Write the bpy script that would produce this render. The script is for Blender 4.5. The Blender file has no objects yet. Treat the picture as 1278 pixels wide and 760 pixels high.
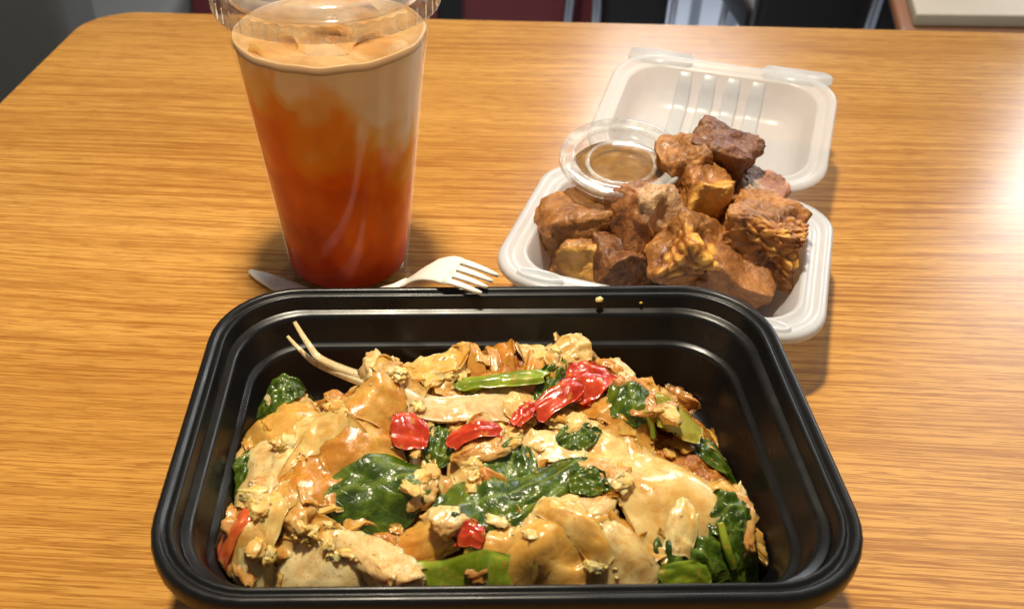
import bpy, bmesh, math, random
import numpy as np
from mathutils import Vector, Matrix, noise
random.seed(7); rng = np.random.default_rng(7)
S = bpy.context.scene; COL = S.collection
R = math.radians
TZ = 0.75                                  # height of the table top above the floor
# ------------------------------------------------------------------ camera
F_PX, PITCH, CX, CY, CAMH = 1150.0, R(37.9), 565.0, 380.0, 0.295
cd = bpy.data.cameras.new('camera'); cam = bpy.data.objects.new('camera', cd); COL.objects.link(cam)
cam.location = (0, 0, TZ + CAMH); cam.rotation_euler = (R(90) - PITCH, 0, 0)
cd.sensor_width = 36; cd.lens = 36 * F_PX / 1278; cd.shift_x = (639 - CX) / 1278
cd.clip_start = 0.01; cd.clip_end = 50
cd.dof.use_dof = True; cd.dof.focus_distance = 0.40; cd.dof.aperture_fstop = 15
S.camera = cam
# ------------------------------------------------------------------ world and lamps
w = bpy.data.worlds.new('World'); S.world = w; w.use_nodes = True
w.node_tree.nodes['Background'].inputs[0].default_value = (1.0, 0.95, 0.88, 1)
w.node_tree.nodes['Background'].inputs[1].default_value = 0.155
def area(name, loc, target, sx, sy, energy, color, shape='RECTANGLE', spread=None):
    l = bpy.data.lights.new(name, 'AREA'); l.shape = shape; l.size = sx; l.size_y = sy; l.energy = energy; l.color = color
    if spread: l.spread = spread
    o = bpy.data.objects.new(name, l); COL.objects.link(o); o.location = loc
    o.rotation_euler = (Vector(target) - Vector(loc)).to_track_quat('-Z', 'Y').to_euler()
    return o
area('ceiling_lamp', (-0.045, 0.400, TZ + 0.92), (-0.045, 0.40, TZ), 0.075, 0.075, 12.8, (1.0, 0.87, 0.66), 'DISK')
area('window_light', (0.80, 3.15, TZ + 1.55), (0.15, 0.4, TZ), 0.56, 0.80, 20, (0.90, 0.95, 1.0))
area('side_window_light', (2.25, 2.75, TZ + 1.32), (0.35, 0.45, TZ), 0.6, 0.7, 17, (0.93, 0.97, 1.0))
area('added_veil_light', (1.35, 1.35, TZ + 1.25), (0.15, 0.3, TZ), 0.95, 0.95, 5, (1.0, 0.97, 0.93))  # broad soft light added for the pale veil on the table's right side
area('background_fill', (0.3, 2.3, 2.7), (0.2, 1.9, 0), 0.6, 0.6, 14, (1.0, 0.95, 0.9), spread=R(64))  # unseen fill added to brighten the floor and furniture past the table
S.view_settings.view_transform = 'Standard'; S.view_settings.look = 'None'
S.view_settings.exposure = 0.0; S.view_settings.gamma = 1
S.render.engine = 'CYCLES'
try:
    S.cycles.max_bounces = 14; S.cycles.transparent_max_bounces = 24; S.cycles.transmission_bounces = 10
    S.cycles.caustics_reflective = False; S.cycles.caustics_refractive = False
except Exception: pass
# ------------------------------------------------------------------ pixel helpers (photograph is 1278 x 760)
_c, _s = math.cos(PITCH), math.sin(PITCH)
def ray(px, py):
    X = (px - CX) / F_PX; Y = -(py - CY) / F_PX
    return np.array([X, _c + Y * _s, -_s + Y * _c])
def P(px, py, z=0.0):                      # point on the plane z above the table top, metres
    d = ray(px, py); k = (z - CAMH) / d[2]
    return np.array([d[0] * k, d[1] * k, TZ + z])
def B(px, py, yd):                         # point on the pixel's ray at depth yd
    d = ray(px, py); k = yd / d[1]
    return np.array([d[0] * k, yd, TZ + CAMH + d[2] * k])
# ------------------------------------------------------------------ object helpers
def tag(o, label=None, cat=None, group=None, kind=None):
    if label: o['label'] = label
    if cat: o['category'] = cat
    if group: o['group'] = group
    if kind: o['kind'] = kind
    return o
def empty(name, loc=(0, 0, 0), rot=(0, 0, 0), label=None, cat=None, group=None):
    o = bpy.data.objects.new(name, None); COL.objects.link(o); o.location = loc; o.rotation_euler = rot
    o.empty_display_size = 0.02
    return tag(o, label, cat, group)
def mobj(name, verts, faces, mat, parent=None, smooth=True, uv=None, col=None, loc=None, fix=True):
    me = bpy.data.meshes.new(name); me.from_pydata([tuple(map(float, v)) for v in verts], [], [tuple(f) for f in faces])
    if uv is not None:
        ul = me.uv_layers.new(name='uv'); li = np.zeros(len(me.loops), dtype=np.int32); me.loops.foreach_get('vertex_index', li)
        ul.data.foreach_set('uv', np.asarray(uv, dtype=np.float32)[li].ravel())
    if col is not None:
        ca = me.color_attributes.new('col', 'FLOAT_COLOR', 'POINT')
        ca.data.foreach_set('color', np.asarray(col, dtype=np.float32).ravel())
    if fix:
        bm = bmesh.new(); bm.from_mesh(me); bmesh.ops.recalc_face_normals(bm, faces=bm.faces); bm.to_mesh(me); bm.free()
    if smooth: me.polygons.foreach_set('use_smooth', [True] * len(me.polygons))
    me.materials.append(mat); me.update()
    o = bpy.data.objects.new(name, me); COL.objects.link(o)
    if loc is not None: o.location = loc
    if parent: o.parent = parent
    return o
def lathe(prof, n=64, cap0=True, cap1=False):
    V, Fc = [], []
    for r, z in prof:
        for i in range(n):
            a = 2 * math.pi * i / n; V.append((r * math.cos(a), r * math.sin(a), z))
    for k in range(len(prof) - 1):
        for i in range(n):
            j = (i + 1) % n; Fc.append((k*n+i, k*n+j, (k+1)*n+j, (k+1)*n+i))
    if cap0: Fc.append(tuple(range(n))[::-1])
    if cap1: Fc.append(tuple(range((len(prof)-1)*n, len(prof)*n)))
    return V, Fc
def rrect(a, b, r, n=9, sub=5):
    pts = []; r = max(min(r, a, b), 1e-4)
    for k, (sx, sy) in enumerate(((1, 1), (-1, 1), (-1, -1), (1, -1))):
        for i in range(n + 1):
            t = k * math.pi / 2 + i / n * math.pi / 2
            pts.append((sx * (a - r) + r * math.cos(t), sy * (b - r) + r * math.sin(t)))
        nk = (k + 1) % 4; sx2, sy2 = ((1, 1), (-1, 1), (-1, -1), (1, -1))[nk]; t = (k + 1) * math.pi / 2
        q = (sx2 * (a - r) + r * math.cos(t), sy2 * (b - r) + r * math.sin(t)); p = pts[-1]
        for i in range(1, sub): pts.append((p[0] + (q[0]-p[0]) * i / sub, p[1] + (q[1]-p[1]) * i / sub))
    return pts
def loft(rings, close0=False, close1=False):
    n = len(rings[0]); V = [p for r in rings for p in r]; Fc = []
    for k in range(len(rings) - 1):
        for i in range(n):
            j = (i + 1) % n; Fc.append((k*n+i, k*n+j, (k+1)*n+j, (k+1)*n+i))
    if close0: Fc.append(tuple(range(n))[::-1])
    if close1: Fc.append(tuple(range((len(rings)-1)*n, len(rings)*n)))
    return V, Fc
def tray_rings(prof, a, b, r):
    return [[(x, y, z) for x, y in rrect(a - o, b - o, max(r - o * k, .002))] for o, z, k in prof]
def boxm(x0, x1, y0, y1, z0, z1, bev=0.0):
    bm = bmesh.new(); bmesh.ops.create_cube(bm, size=1)
    for v in bm.verts: v.co = Vector(((x0+x1)/2 + v.co.x*(x1-x0), (y0+y1)/2 + v.co.y*(y1-y0), (z0+z1)/2 + v.co.z*(z1-z0)))
    if bev: bmesh.ops.bevel(bm, geom=bm.edges[:], offset=bev, segments=3, profile=.5, affect='EDGES')
    V = [v.co[:] for v in bm.verts]; bm.verts.index_update(); Fc = [[v.index for v in f.verts] for f in bm.faces]; bm.free()
    return V, Fc
def sweep(path, widths, thick, across, nseg=10):      # flattened rod along a path, closed
    path = [np.array(p, float) for p in path]; rings = []
    for i, p in enumerate(path):
        t = path[min(i+1, len(path)-1)] - path[max(i-1, 0)]; t /= np.linalg.norm(t)
        ac = np.array(across if np.ndim(across) == 1 else across[i], float); ac -= t * ac.dot(t); ac /= np.linalg.norm(ac); nn = np.cross(t, ac)
        th = thick if np.isscalar(thick) else thick[i]
        rings.append([tuple(p + ac * widths[i]/2 * math.copysign(abs(math.cos(q))**.6, math.cos(q)) + nn * th/2 * math.copysign(abs(math.sin(q))**.6, math.sin(q)))
                      for q in [2*math.pi*(k+.5)/nseg for k in range(nseg)]])
    return loft(rings, True, True)
def smoothpath(pts, n):
    pts = np.array(pts, float); m = len(pts); out = []
    for q in np.linspace(0, m - 1, n):
        i = min(int(q), m - 2); u = q - i
        p0, p1, p2, p3 = pts[max(i-1, 0)], pts[i], pts[i+1], pts[min(i+2, m-1)]
        out.append(.5 * ((2*p1) + (p2-p0)*u + (2*p0-5*p1+4*p2-p3)*u*u + (3*p1-p0-3*p2+p3)*u**3))
    return np.array(out)
# ------------------------------------------------------------------ materials
class NT:
    def __init__(s, name):
        s.m = bpy.data.materials.new(name); s.m.use_nodes = True; s.t = s.m.node_tree; s.N = s.t.nodes; s.L = s.t.links
        s.b = s.N['Principled BSDF']; s.out = s.N['Material Output']
    def n(s, typ, **kw):
        o = s.N.new(typ)
        for k, v in kw.items():
            if k in o.inputs.keys() if isinstance(k, str) else False: o.inputs[k].default_value = v
            else: setattr(o, k, v)
        return o
    def link(s, a, b): s.L.new(a, b)
    def coords(s, scale=(1, 1, 1), kind='Object', src=None):
        mp = s.N.new('ShaderNodeMapping'); mp.inputs['Scale'].default_value = scale
        if src is None: src = s.N.new('ShaderNodeTexCoord').outputs[kind]
        s.link(src, mp.inputs[0]); return mp.outputs[0]
    def noise(s, vec, scale=1, detail=3, rough=.5, dist=0):
        o = s.N.new('ShaderNodeTexNoise'); o.inputs['Scale'].default_value = scale; o.inputs['Detail'].default_value = detail
        o.inputs['Roughness'].default_value = rough; o.inputs['Distortion'].default_value = dist; s.link(vec, o.inputs['Vector']); return o.outputs[0]
    def ramp(s, fac, stops, interp='LINEAR'):
        o = s.N.new('ShaderNodeValToRGB'); e = o.color_ramp.elements; o.color_ramp.interpolation = interp
        while len(e) < len(stops): e.new(.5)
        for i, (p, c) in enumerate(stops):
            e[i].position = p; e[i].color = (*c, 1) if len(c) == 3 else c
        s.link(fac, o.inputs[0]); return o.outputs[0]
    def mix(s, fac, a, b, mode='MIX'):
        o = s.N.new('ShaderNodeMix'); o.data_type = 'RGBA'; o.blend_type = mode
        for v, i in ((fac, 0), (a, 6), (b, 7)):
            if hasattr(v, 'links'): s.link(v, o.inputs[i])
            else: o.inputs[i].default_value = v if i == 0 else (*v, 1)
        return o.outputs[2]
    def math(s, op, a, b=0.0, clamp=False):
        o = s.N.new('ShaderNodeMath'); o.operation = op; o.use_clamp = clamp
        for v, i in ((a, 0), (b, 1)):
            if hasattr(v, 'links'): s.link(v, o.inputs[i])
            else: o.inputs[i].default_value = v
        return o.outputs[0]
    def bump(s, h, strength=.3, dist=.001):
        o = s.N.new('ShaderNodeBump'); o.inputs['Strength'].default_value = strength; o.inputs['Distance'].default_value = dist
        s.link(h, o.inputs['Height']); s.link(o.outputs[0], s.b.inputs['Normal']); return o.outputs[0]
    def p(s, **kw):
        names = dict(col='Base Color', rough='Roughness', spec='Specular IOR Level', sss='Subsurface Weight', sssr='Subsurface Radius', ssss='Subsurface Scale',
                     coat='Coat Weight', coatr='Coat Roughness', metal='Metallic', trans='Transmission Weight', alpha='Alpha', ior='IOR', sheen='Sheen Weight')
        for k, v in kw.items():
            i = s.b.inputs[names[k]]
            if hasattr(v, 'links'): s.link(v, i)
            elif k == 'col': i.default_value = (*v, 1)
            else: i.default_value = v
        return s.m
def plain(name, col, rough=.5, **kw):
    n = NT(name); v = n.coords(); nz = n.noise(v, 30, 4)
    c = n.mix(n.math('MULTIPLY', nz, .35), col, tuple(x * .7 for x in col)); n.p(col=c, rough=rough, **kw); return n.m
def thin_plastic(name, tint=(.97, .97, .96), haze=.05, hazecol=(.8, .8, .8), gl=1.0, rough=.06):
    n = NT(name); N = n.N
    tr = N.new('ShaderNodeBsdfTransparent'); tr.inputs[0].default_value = (*tint, 1)
    df = N.new('ShaderNodeBsdfPrincipled'); df.inputs['Base Color'].default_value = (*hazecol, 1); df.inputs['Roughness'].default_value = .3
    gs = N.new('ShaderNodeBsdfGlossy'); gs.inputs['Roughness'].default_value = rough; gs.inputs[0].default_value = (1, 1, 1, 1)
    v = n.coords(); nz = n.noise(v, 90, 3)
    hz = n.math('MULTIPLY', n.ramp(nz, [(.35, (.4,)*3), (.7, (1.6,)*3)]), haze)
    m1 = N.new('ShaderNodeMixShader'); n.link(hz, m1.inputs[0]); n.link(tr.outputs[0], m1.inputs[1]); n.link(df.outputs[0], m1.inputs[2])
    lw = N.new('ShaderNodeLayerWeight'); lw.inputs[0].default_value = .5
    fm = n.math('MULTIPLY', n.math('ADD', n.math('MULTIPLY', n.math('POWER', lw.outputs['Facing'], 4.0), .75), .045), gl, True)
    m2 = N.new('ShaderNodeMixShader'); n.link(fm, m2.inputs[0]); n.link(m1.outputs[0], m2.inputs[1]); n.link(gs.outputs[0], m2.inputs[2])
    n.link(m2.outputs[0], n.out.inputs[0]); N.remove(n.b); return n.m

def make_wood():
    n = NT('oak_laminate'); v0 = n.coords((1, 1, 1))
    wob = n.noise(n.coords((2.2, 5, 1)), 1, 2); off = n.N.new('ShaderNodeCombineXYZ')
    n.link(n.math('MULTIPLY', wob, .026), off.inputs[1])
    va = n.N.new('ShaderNodeVectorMath'); va.operation = 'ADD'; n.link(v0, va.inputs[0]); n.link(off.outputs[0], va.inputs[1]); v = va.outputs[0]
    big = n.noise(n.coords((1.1, 14, 1), src=v), 1, 3, .55)
    mid = n.noise(n.coords((3.0, 170, 1), src=v), 1, 4, .6, .2)
    fine = n.noise(n.coords((9, 620, 1), src=v), 1, 3, .6)
    pore = n.noise(n.coords((60, 1500, 1), src=v), 1, 2, .6)
    zone = n.noise(n.coords((2, 9, 1), src=v), 1, 3, .6)
    c = n.ramp(big, [(.3, (.49, .235, .044)), (.5, (.575, .290, .061)), (.72, (.62, .325, .078))])
    c = n.mix(n.ramp(mid, [(.40, (.42,)*3), (.54, (0,)*3)]), c, (.38, .160, .024))
    c = n.mix(n.math('MULTIPLY', n.ramp(fine, [(.43, (1,)*3), (.495, (0,)*3)]), n.ramp(zone, [(.35, (.35,)*3), (.6, (.95,)*3)])), c, (.33, .125, .016))
    c = n.mix(n.ramp(pore, [(.40, (.62,)*3), (.47, (0,)*3)]), c, (.27, .095, .012))
    rz = n.noise(v0, 9, 4)
    n.p(col=c, rough=n.ramp(rz, [(.3, (.19,)*3), (.7, (.27,)*3)]), spec=.5)
    n.bump(n.math('ADD', fine, pore), .06, .0004); return n.m
M = {}
M['wood'] = make_wood()
M['edge'] = plain('edge_band', (.50, .30, .12), .4)
M['black_pp'] = (lambda n: (n.p(col=(.006, .006, .0065), rough=n.ramp(n.noise(n.coords(), 60, 4), [(.3, (.24,)*3), (.7, (.38,)*3)]), spec=.35), n.bump(n.noise(n.coords(), 260, 2), .05, .0005), n.m)[-1])(NT('black_polypropylene'))
M['cup_clear'] = thin_plastic('clear_cup_plastic', (.985, .98, .97), .012, (.9, .75, .6), .45, .06)
M['lid_clear'] = thin_plastic('clear_lid_plastic', (.95, .95, .95), .13, (.85, .83, .8), 1.3, .07)
M['dip_lid'] = thin_plastic('clear_dip_lid_plastic', (.97, .97, .96), .04, (.85, .83, .8), .22, .12)
M['dip_rim'] = thin_plastic('clear_dip_rim_plastic', (.92, .92, .92), .40, (.80, .80, .80), 1.2, .1)
M['lid_skirt'] = thin_plastic('knurled_lid_plastic', (.90, .90, .90), .30, (.80, .76, .70), 2.0, .12)
M['sauce_clear'] = thin_plastic('clear_portion_plastic', (.96, .96, .95), .10, (.85, .83, .8), 1.2, .07)
def make_white_pp(name, clear):
    n = NT(name); N = n.N
    nz = n.noise(n.coords(), 45, 3)
    n.p(col=(.75, .79, .86), rough=.28, spec=.5, sss=.25, sssr=(1, 1, 1), ssss=.006); n.bump(nz, .12, .002)
    tl = N.new('ShaderNodeBsdfTranslucent'); tl.inputs[0].default_value = (.86, .85, .82, 1)
    m = N.new('ShaderNodeMixShader'); m.inputs[0].default_value = .22; n.link(n.b.outputs[0], m.inputs[1]); n.link(tl.outputs[0], m.inputs[2])
    tr = N.new('ShaderNodeBsdfTransparent'); tr.inputs[0].default_value = (.96, .95, .93, 1)
    m2 = N.new('ShaderNodeMixShader'); m2.inputs[0].default_value = clear; n.link(m.outputs[0], m2.inputs[1]); n.link(tr.outputs[0], m2.inputs[2])
    n.link(m2.outputs[0], n.out.inputs[0]); return n.m
M['white_pp'] = make_white_pp('translucent_white_plastic', .30)
M['white_lid'] = make_white_pp('thin_white_lid_plastic', .42)
M['white_ps'] = (lambda n: (n.p(col=(.78, .74, .66), rough=.3, sss=.2, sssr=(1, .9, .8), ssss=.004), n.m)[-1])(NT('white_cutlery_plastic'))
def make_tea():
    n = NT('thai_iced_tea'); tc = n.N.new('ShaderNodeTexCoord'); sx = n.N.new('ShaderNodeSeparateXYZ'); n.link(tc.outputs['Object'], sx.inputs[0])
    n1 = n.noise(n.coords((1, 1, 1)), 24, 2, .5, .9); n2 = n.noise(n.coords((1, 1, .8)), 60, 3, .5, 1.2)
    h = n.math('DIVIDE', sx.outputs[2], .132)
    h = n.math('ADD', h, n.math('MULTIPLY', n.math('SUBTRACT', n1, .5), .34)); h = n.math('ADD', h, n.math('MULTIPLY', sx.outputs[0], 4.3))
    vo = n.N.new('ShaderNodeTexVoronoi'); vo.feature = 'SMOOTH_F1'; vo.inputs['Scale'].default_value = 40; vo.inputs['Smoothness'].default_value = .55
    wv = n.N.new('ShaderNodeVectorMath'); wv.operation = 'ADD'; n.link(tc.outputs['Object'], wv.inputs[0]); sw = n.N.new('ShaderNodeCombineXYZ'); n.link(n.math('MULTIPLY', n1, .03), sw.inputs[0]); n.link(n.math('MULTIPLY', n2, .02), sw.inputs[2]); n.link(sw.outputs[0], wv.inputs[1]); n.link(wv.outputs[0], vo.inputs['Vector'])
    h = n.math('ADD', h, n.math('MULTIPLY', n.math('SUBTRACT', .38, vo.outputs[0]), .42))
    h = n.math('ADD', h, n.math('MULTIPLY', n.math('SUBTRACT', n2, .5), .14))
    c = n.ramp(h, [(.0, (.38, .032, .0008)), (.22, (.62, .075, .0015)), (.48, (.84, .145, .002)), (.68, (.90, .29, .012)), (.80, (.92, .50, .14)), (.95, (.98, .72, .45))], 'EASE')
    n.p(col=c, rough=.25, sss=.6, sssr=(1, .35, .10), ssss=.007, spec=.08); return n.m
M['tea'] = make_tea()
M['tea_top'] = (lambda n: (n.p(col=n.ramp(n.noise(n.coords(), 55, 4, .6, 1.0), [(.35, (.50, .27, .095)), (.6, (.60, .38, .17)), (.75, (.66, .46, .25))]), rough=.2, spec=.4), n.m)[-1])(NT('milky_tea_surface'))
M['foam'] = plain('milk_foam', (.62, .42, .22), .35, sss=.3, sssr=(1, .6, .3), ssss=.004)
M['ice'] = (lambda n: (n.p(col=(.86, .60, .34), rough=.12, trans=.25, ior=1.31, sss=.3, sssr=(1, .7, .4), ssss=.01), n.m)[-1])(NT('tea_stained_ice'))
def make_ice(name, col, clear):
    n = NT(name); N = n.N; n.p(col=n.ramp(n.noise(n.coords(), 70, 3), [(.3, tuple(x*.82 for x in col)), (.7, col)]), rough=.3, sss=.4, sssr=(1, .6, .3), ssss=.008, spec=.1)
    tr = N.new('ShaderNodeBsdfTransparent'); tr.inputs[0].default_value = (1, .95, .88, 1)
    lw = N.new('ShaderNodeLayerWeight'); lw.inputs[0].default_value = .5; nz = n.noise(n.coords(), 60, 3, .5, .6)
    at_ = N.new('ShaderNodeAttribute'); at_.attribute_name = 'col'
    fac = n.math('SUBTRACT', 1.0, n.math('MULTIPLY', at_.outputs['Fac'], n.math('ADD', n.math('MULTIPLY', n.math('SUBTRACT', nz, .5), .9), 1.0-clear, True)), True)
    m = N.new('ShaderNodeMixShader'); n.link(fac, m.inputs[0]); n.link(n.b.outputs[0], m.inputs[1]); n.link(tr.outputs[0], m.inputs[2]); n.link(m.outputs[0], n.out.inputs[0]); return n.m
M['ice_milky'] = make_ice('milky_ice', (.95, .74, .50), .12)
M['ice_amber'] = make_ice('amber_ice', (.90, .54, .10), .25)
M['sauce'] = (lambda n: (n.p(col=n.ramp(n.noise(n.coords(), 120, 4), [(.35, (.20, .085, .012)), (.6, (.32, .16, .03)), (.75, (.42, .26, .08))]), rough=.08, coat=.5), n.m)[-1])(NT('dark_dipping_sauce'))
def make_noodle(name, c0, c1, c2, rough=.24, bumpk=.30, rv=.46):
    n = NT(name); oi = n.N.new('ShaderNodeObjectInfo'); vec = n.N.new('ShaderNodeVectorMath'); vec.operation = 'ADD'
    tc = n.N.new('ShaderNodeTexCoord'); n.link(tc.outputs['Object'], vec.inputs[0])
    cx = n.N.new('ShaderNodeCombineXYZ'); n.link(oi.outputs['Random'], cx.inputs[0]); n.link(oi.outputs['Random'], cx.inputs[2]); n.link(cx.outputs[0], vec.inputs[1]); v = vec.outputs[0]
    a = n.noise(v, 70, 4, .6, .6); b = n.noise(v, 330, 3, .55); r = n.math('ADD', n.math('MULTIPLY', a, .75), n.math('MULTIPLY', n.math('SUBTRACT', oi.outputs['Random'], .5), rv))
    c = n.ramp(r, [(.22, c0), (.38, c1), (.54, c2)])
    sc_ = n.noise(v, 120, 5, .65, 1.0); c = n.mix(n.ramp(sc_, [(.48, (0,)*3), (.66, (.62,)*3)]), c, (.54, .23, .026))
    sp = n.ramp(n.noise(v, 620, 2), [(.62, (0,)*3), (.70, (.7,)*3)]); c = n.mix(sp, c, (.62, .30, .045))
    s2 = n.ramp(n.noise(v, 400, 2), [(.70, (0,)*3), (.75, (.6,)*3)]); c = n.mix(s2, c, (.24, .085, .012))
    n.p(col=c, rough=n.ramp(b, [(.3, (rough*.6,)*3), (.7, (rough*1.7,)*3)]), spec=.55, sss=.55, sssr=(1, .5, .2), ssss=.006, coat=.14, coatr=.15)
    fold = n.noise(n.coords((1, .35, 1), src=v), 260, 3, .6, .8)
    n.bump(n.math('ADD', n.math('ADD', a, n.math('MULTIPLY', fold, .5)), n.math('MULTIPLY', b, .45)), bumpk, .004); return n.m
M['noodle'] = make_noodle('sauced_rice_noodle', (.50, .20, .022), (.67, .36, .075), (.76, .50, .175), .28, .14)
M['noodle_pale'] = make_noodle('pale_rice_noodle', (.63, .34, .068), (.74, .49, .165), (.82, .61, .29), .25, .10)
M['noodle_glossy'] = make_noodle('glossy_wide_noodle', (.66, .40, .115), (.75, .52, .21), (.82, .63, .33), .20, .09)
M['noodle_scrap'] = make_noodle('sauced_noodle_scrap', (.40, .135, .012), (.60, .30, .055), (.72, .48, .18), .3, .2, 0)
M['bed'] = make_noodle('egg_and_sauce', (.22, .062, .006), (.36, .12, .014), (.50, .22, .04), .22, .6, 0)
M['egg'] = make_noodle('scrambled_egg', (.66, .33, .065), (.77, .49, .15), (.84, .62, .28), .42, .10, 0)
M['chicken'] = make_noodle('cooked_chicken', (.48, .20, .045), (.62, .36, .11), (.72, .50, .23), .26, .3)
M['onion'] = make_noodle('translucent_onion', (.64, .42, .17), (.72, .54, .30), (.78, .64, .42), .14, .1)
def make_leaf():
    n = NT('wilted_basil'); uv = n.N.new('ShaderNodeTexCoord'); s = n.N.new('ShaderNodeSeparateXYZ'); n.link(uv.outputs['UV'], s.inputs[0])
    t = n.math('ABSOLUTE', n.math('SUBTRACT', s.outputs[1], .5))
    rib = n.ramp(t, [(.018, (1,)*3), (.045, (0,)*3)])
    ph = n.math('ADD', n.math('MULTIPLY', s.outputs[0], 44), n.math('MULTIPLY', t, -30)); side = n.ramp(n.math('SINE', ph), [(.90, (0,)*3), (1.0, (.6,)*3)])
    nz = n.noise(n.coords(), 110, 4, .6, .5)
    c = n.ramp(nz, [(.3, (.014, .030, .0015)), (.46, (.038, .075, .003)), (.60, (.095, .145, .007)), (.76, (.19, .21, .014))])
    c = n.mix(n.math('MULTIPLY', side, .5), c, (.055, .09, .006)); c = n.mix(n.math('MULTIPLY', rib, .6), c, (.17, .23, .03))
    n.p(col=c, rough=.30, coat=.25, coatr=.15, sss=.0)
    n.bump(n.math('SUBTRACT', n.math('ADD', n.noise(n.coords(), 150, 3), n.math('MULTIPLY', nz, .6)), n.math('MULTIPLY', side, .12)), .5, .003); return n.m
M['leaf'] = make_leaf()
def veg(name, c0, c1, rough=.24):
    n = NT(name); a = n.noise(n.coords(), 80, 4, .6); fl = n.noise(n.coords(), 170, 4, .6, .8)
    cc = n.ramp(a, [(.36, c0), (.62, c1)]); cc = n.mix(n.ramp(fl, [(.54, (0,)*3), (.70, (.6,)*3)]), cc, tuple(min(1, x*1.1+.02) for x in c1)); cc = n.mix(n.ramp(n.noise(n.coords(), 330, 3), [(.60, (0,)*3), (.68, (.7,)*3)]), cc, (.50, .23, .04))
    n.p(col=cc, rough=rough, sss=.25, sssr=(1, .4, .2), ssss=.004, coat=.5, coatr=.08)
    n.bump(n.math('ADD', n.noise(n.coords(), 150, 4, .65), fl), .09, .003); return n.m
M['red'] = veg('red_pepper_flesh', (.40, .018, .004), (.60, .060, .014))
M['orange_red'] = veg('orange_red_pepper_flesh', (.50, .05, .008), (.70, .14, .03))
M['green'] = veg('green_pepper_flesh', (.12, .19, .006), (.29, .36, .022))
M['yellow_green'] = veg('yellow_green_pepper_flesh', (.30, .27, .02), (.48, .44, .08))
M['sprout'] = veg('bean_sprout_flesh', (.62, .46, .22), (.78, .66, .42), .22)
def make_pork():
    n = NT('fried_pork'); a = n.N.new('ShaderNodeAttribute'); a.attribute_name = 'col'
    nz = n.noise(n.coords(), 95, 5, .65, .4); n2 = n.noise(n.coords(), 420, 3)
    c = n.mix(n.ramp(nz, [(.36, (.75,)*3), (.56, (0,)*3)]), a.outputs[0], (.46, .34, .26), 'MULTIPLY')
    c = n.mix(n.ramp(n2, [(.55, (0,)*3), (.72, (.35,)*3)]), c, (.66, .32, .07))
    n.p(col=c, rough=n.ramp(nz, [(.3, (.38,)*3), (.7, (.62,)*3)]), coat=.12, coatr=.25, sss=.1, sssr=(1, .4, .2), ssss=.003)
    n.bump(n.math('ADD', nz, n.math('MULTIPLY', n2, .7)), .5, .003); return n.m
M['pork'] = make_pork()
M['chrome'] = (lambda n: (n.p(col=(.72, .74, .78), metal=1.0, rough=.25), n.m)[-1])(NT('chrome_tube'))
M['maroon'] = plain('maroon_vinyl', (.22, .05, .065), .45)
M['black_vinyl'] = plain('black_vinyl', (.012, .010, .010), .5)
M['charcoal'] = plain('charcoal_fabric', (.075, .08, .08), .8)
M['floor'] = plain('pale_floor_tile', (.46, .52, .64), .35)
M['beige'] = plain('speckled_beige_laminate', (.50, .44, .35), .4)
M['brown'] = plain('brown_wood_edge', (.27, .12, .06), .4)
M['black_metal'] = plain('black_metal', (.015, .015, .016), .45)

# ------------------------------------------------------------------ the setting: floor, table
fv, ff = boxm(-3, 4, -1.5, 5, -.05, 0); tag(mobj('floor', fv, ff, M['floor'], smooth=False), kind='structure')
TROT = R(-3.6)
tbl = empty('dining_table', (0, .35, 0), (0, 0, TROT), 'oak laminate dining table carrying the whole takeout meal', 'table')
def to_table(x, y):
    c, s = math.cos(-TROT), math.sin(-TROT); y -= .35; return (c*x - s*y, s*x + c*y)
cl = to_table(*(P(60, 24)[:2])); xl = to_table(*(P(40, 84)[:2]))[0] - .0; yt = to_table(*(P(700, 26)[:2]))[1]
x0, x1, y0, y1 = xl, 1.05, -.62, yt
hx, hy = (x1-x0)/2, (y1-y0)/2; ox, oy = (x0+x1)/2, (y0+y1)/2
ring = rrect(hx, hy, .045, 10, 6)
def tb(off, z): return [(x*(1-off/hx)+ox, y*(1-off/hy)+oy, z) for x, y in ring]
v, f = loft([tb(.004, TZ-.03), tb(.0025, TZ-.03), tb(.0025, TZ-.0015), tb(.004, TZ)], True, True); mobj('tabletop', v, f, M['wood'], tbl, smooth=False)
v, f = loft([tb(.0026, TZ-.031), tb(.0, TZ-.029), tb(0, TZ-.004), tb(.0024, TZ-.0012)]); mobj('edge_band', v, f, M['edge'], tbl)
v, f = lathe([(.05, .03), (.05, TZ-.05), (.18, TZ-.04), (.18, TZ-.031)], 32, True, True); mobj('column', [(a+.3, b-.05, c) for a, b, c in v], f, M['black_metal'], tbl)
v, f = lathe([(.30, 0), (.30, .012), (.06, .035)], 40, True, True); mobj('foot', [(a+.3, b-.05, c) for a, b, c in v], f, M['black_metal'], tbl)

# ------------------------------------------------------------------ background furniture seen past the table edge
def bbox_px(pxa, pxb, pya, yd): a = B(pxa, pya, yd); b = B(pxb, pya, yd); return a[0], b[0], a[2]
# charcoal booth end
b0 = B(93, 30, 1.15)
bo = empty('booth_bench', (b0[0]-.5, 1.4, 0), label='charcoal grey booth bench beside the corner of the oak table', cat='bench')
v, f = boxm(-.5, .5, -.28, -.16, .0, .98, .02); mobj('backrest', v, f, M['charcoal'], bo)
v, f = boxm(-.5, .49, -.155, .35, .36, .46, .02); mobj('seat', v, f, M['charcoal'], bo)
v, f = boxm(-.48, .47, -.15, .33, .0, .355); mobj('plinth', v, f, M['black_metal'], bo)
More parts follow.
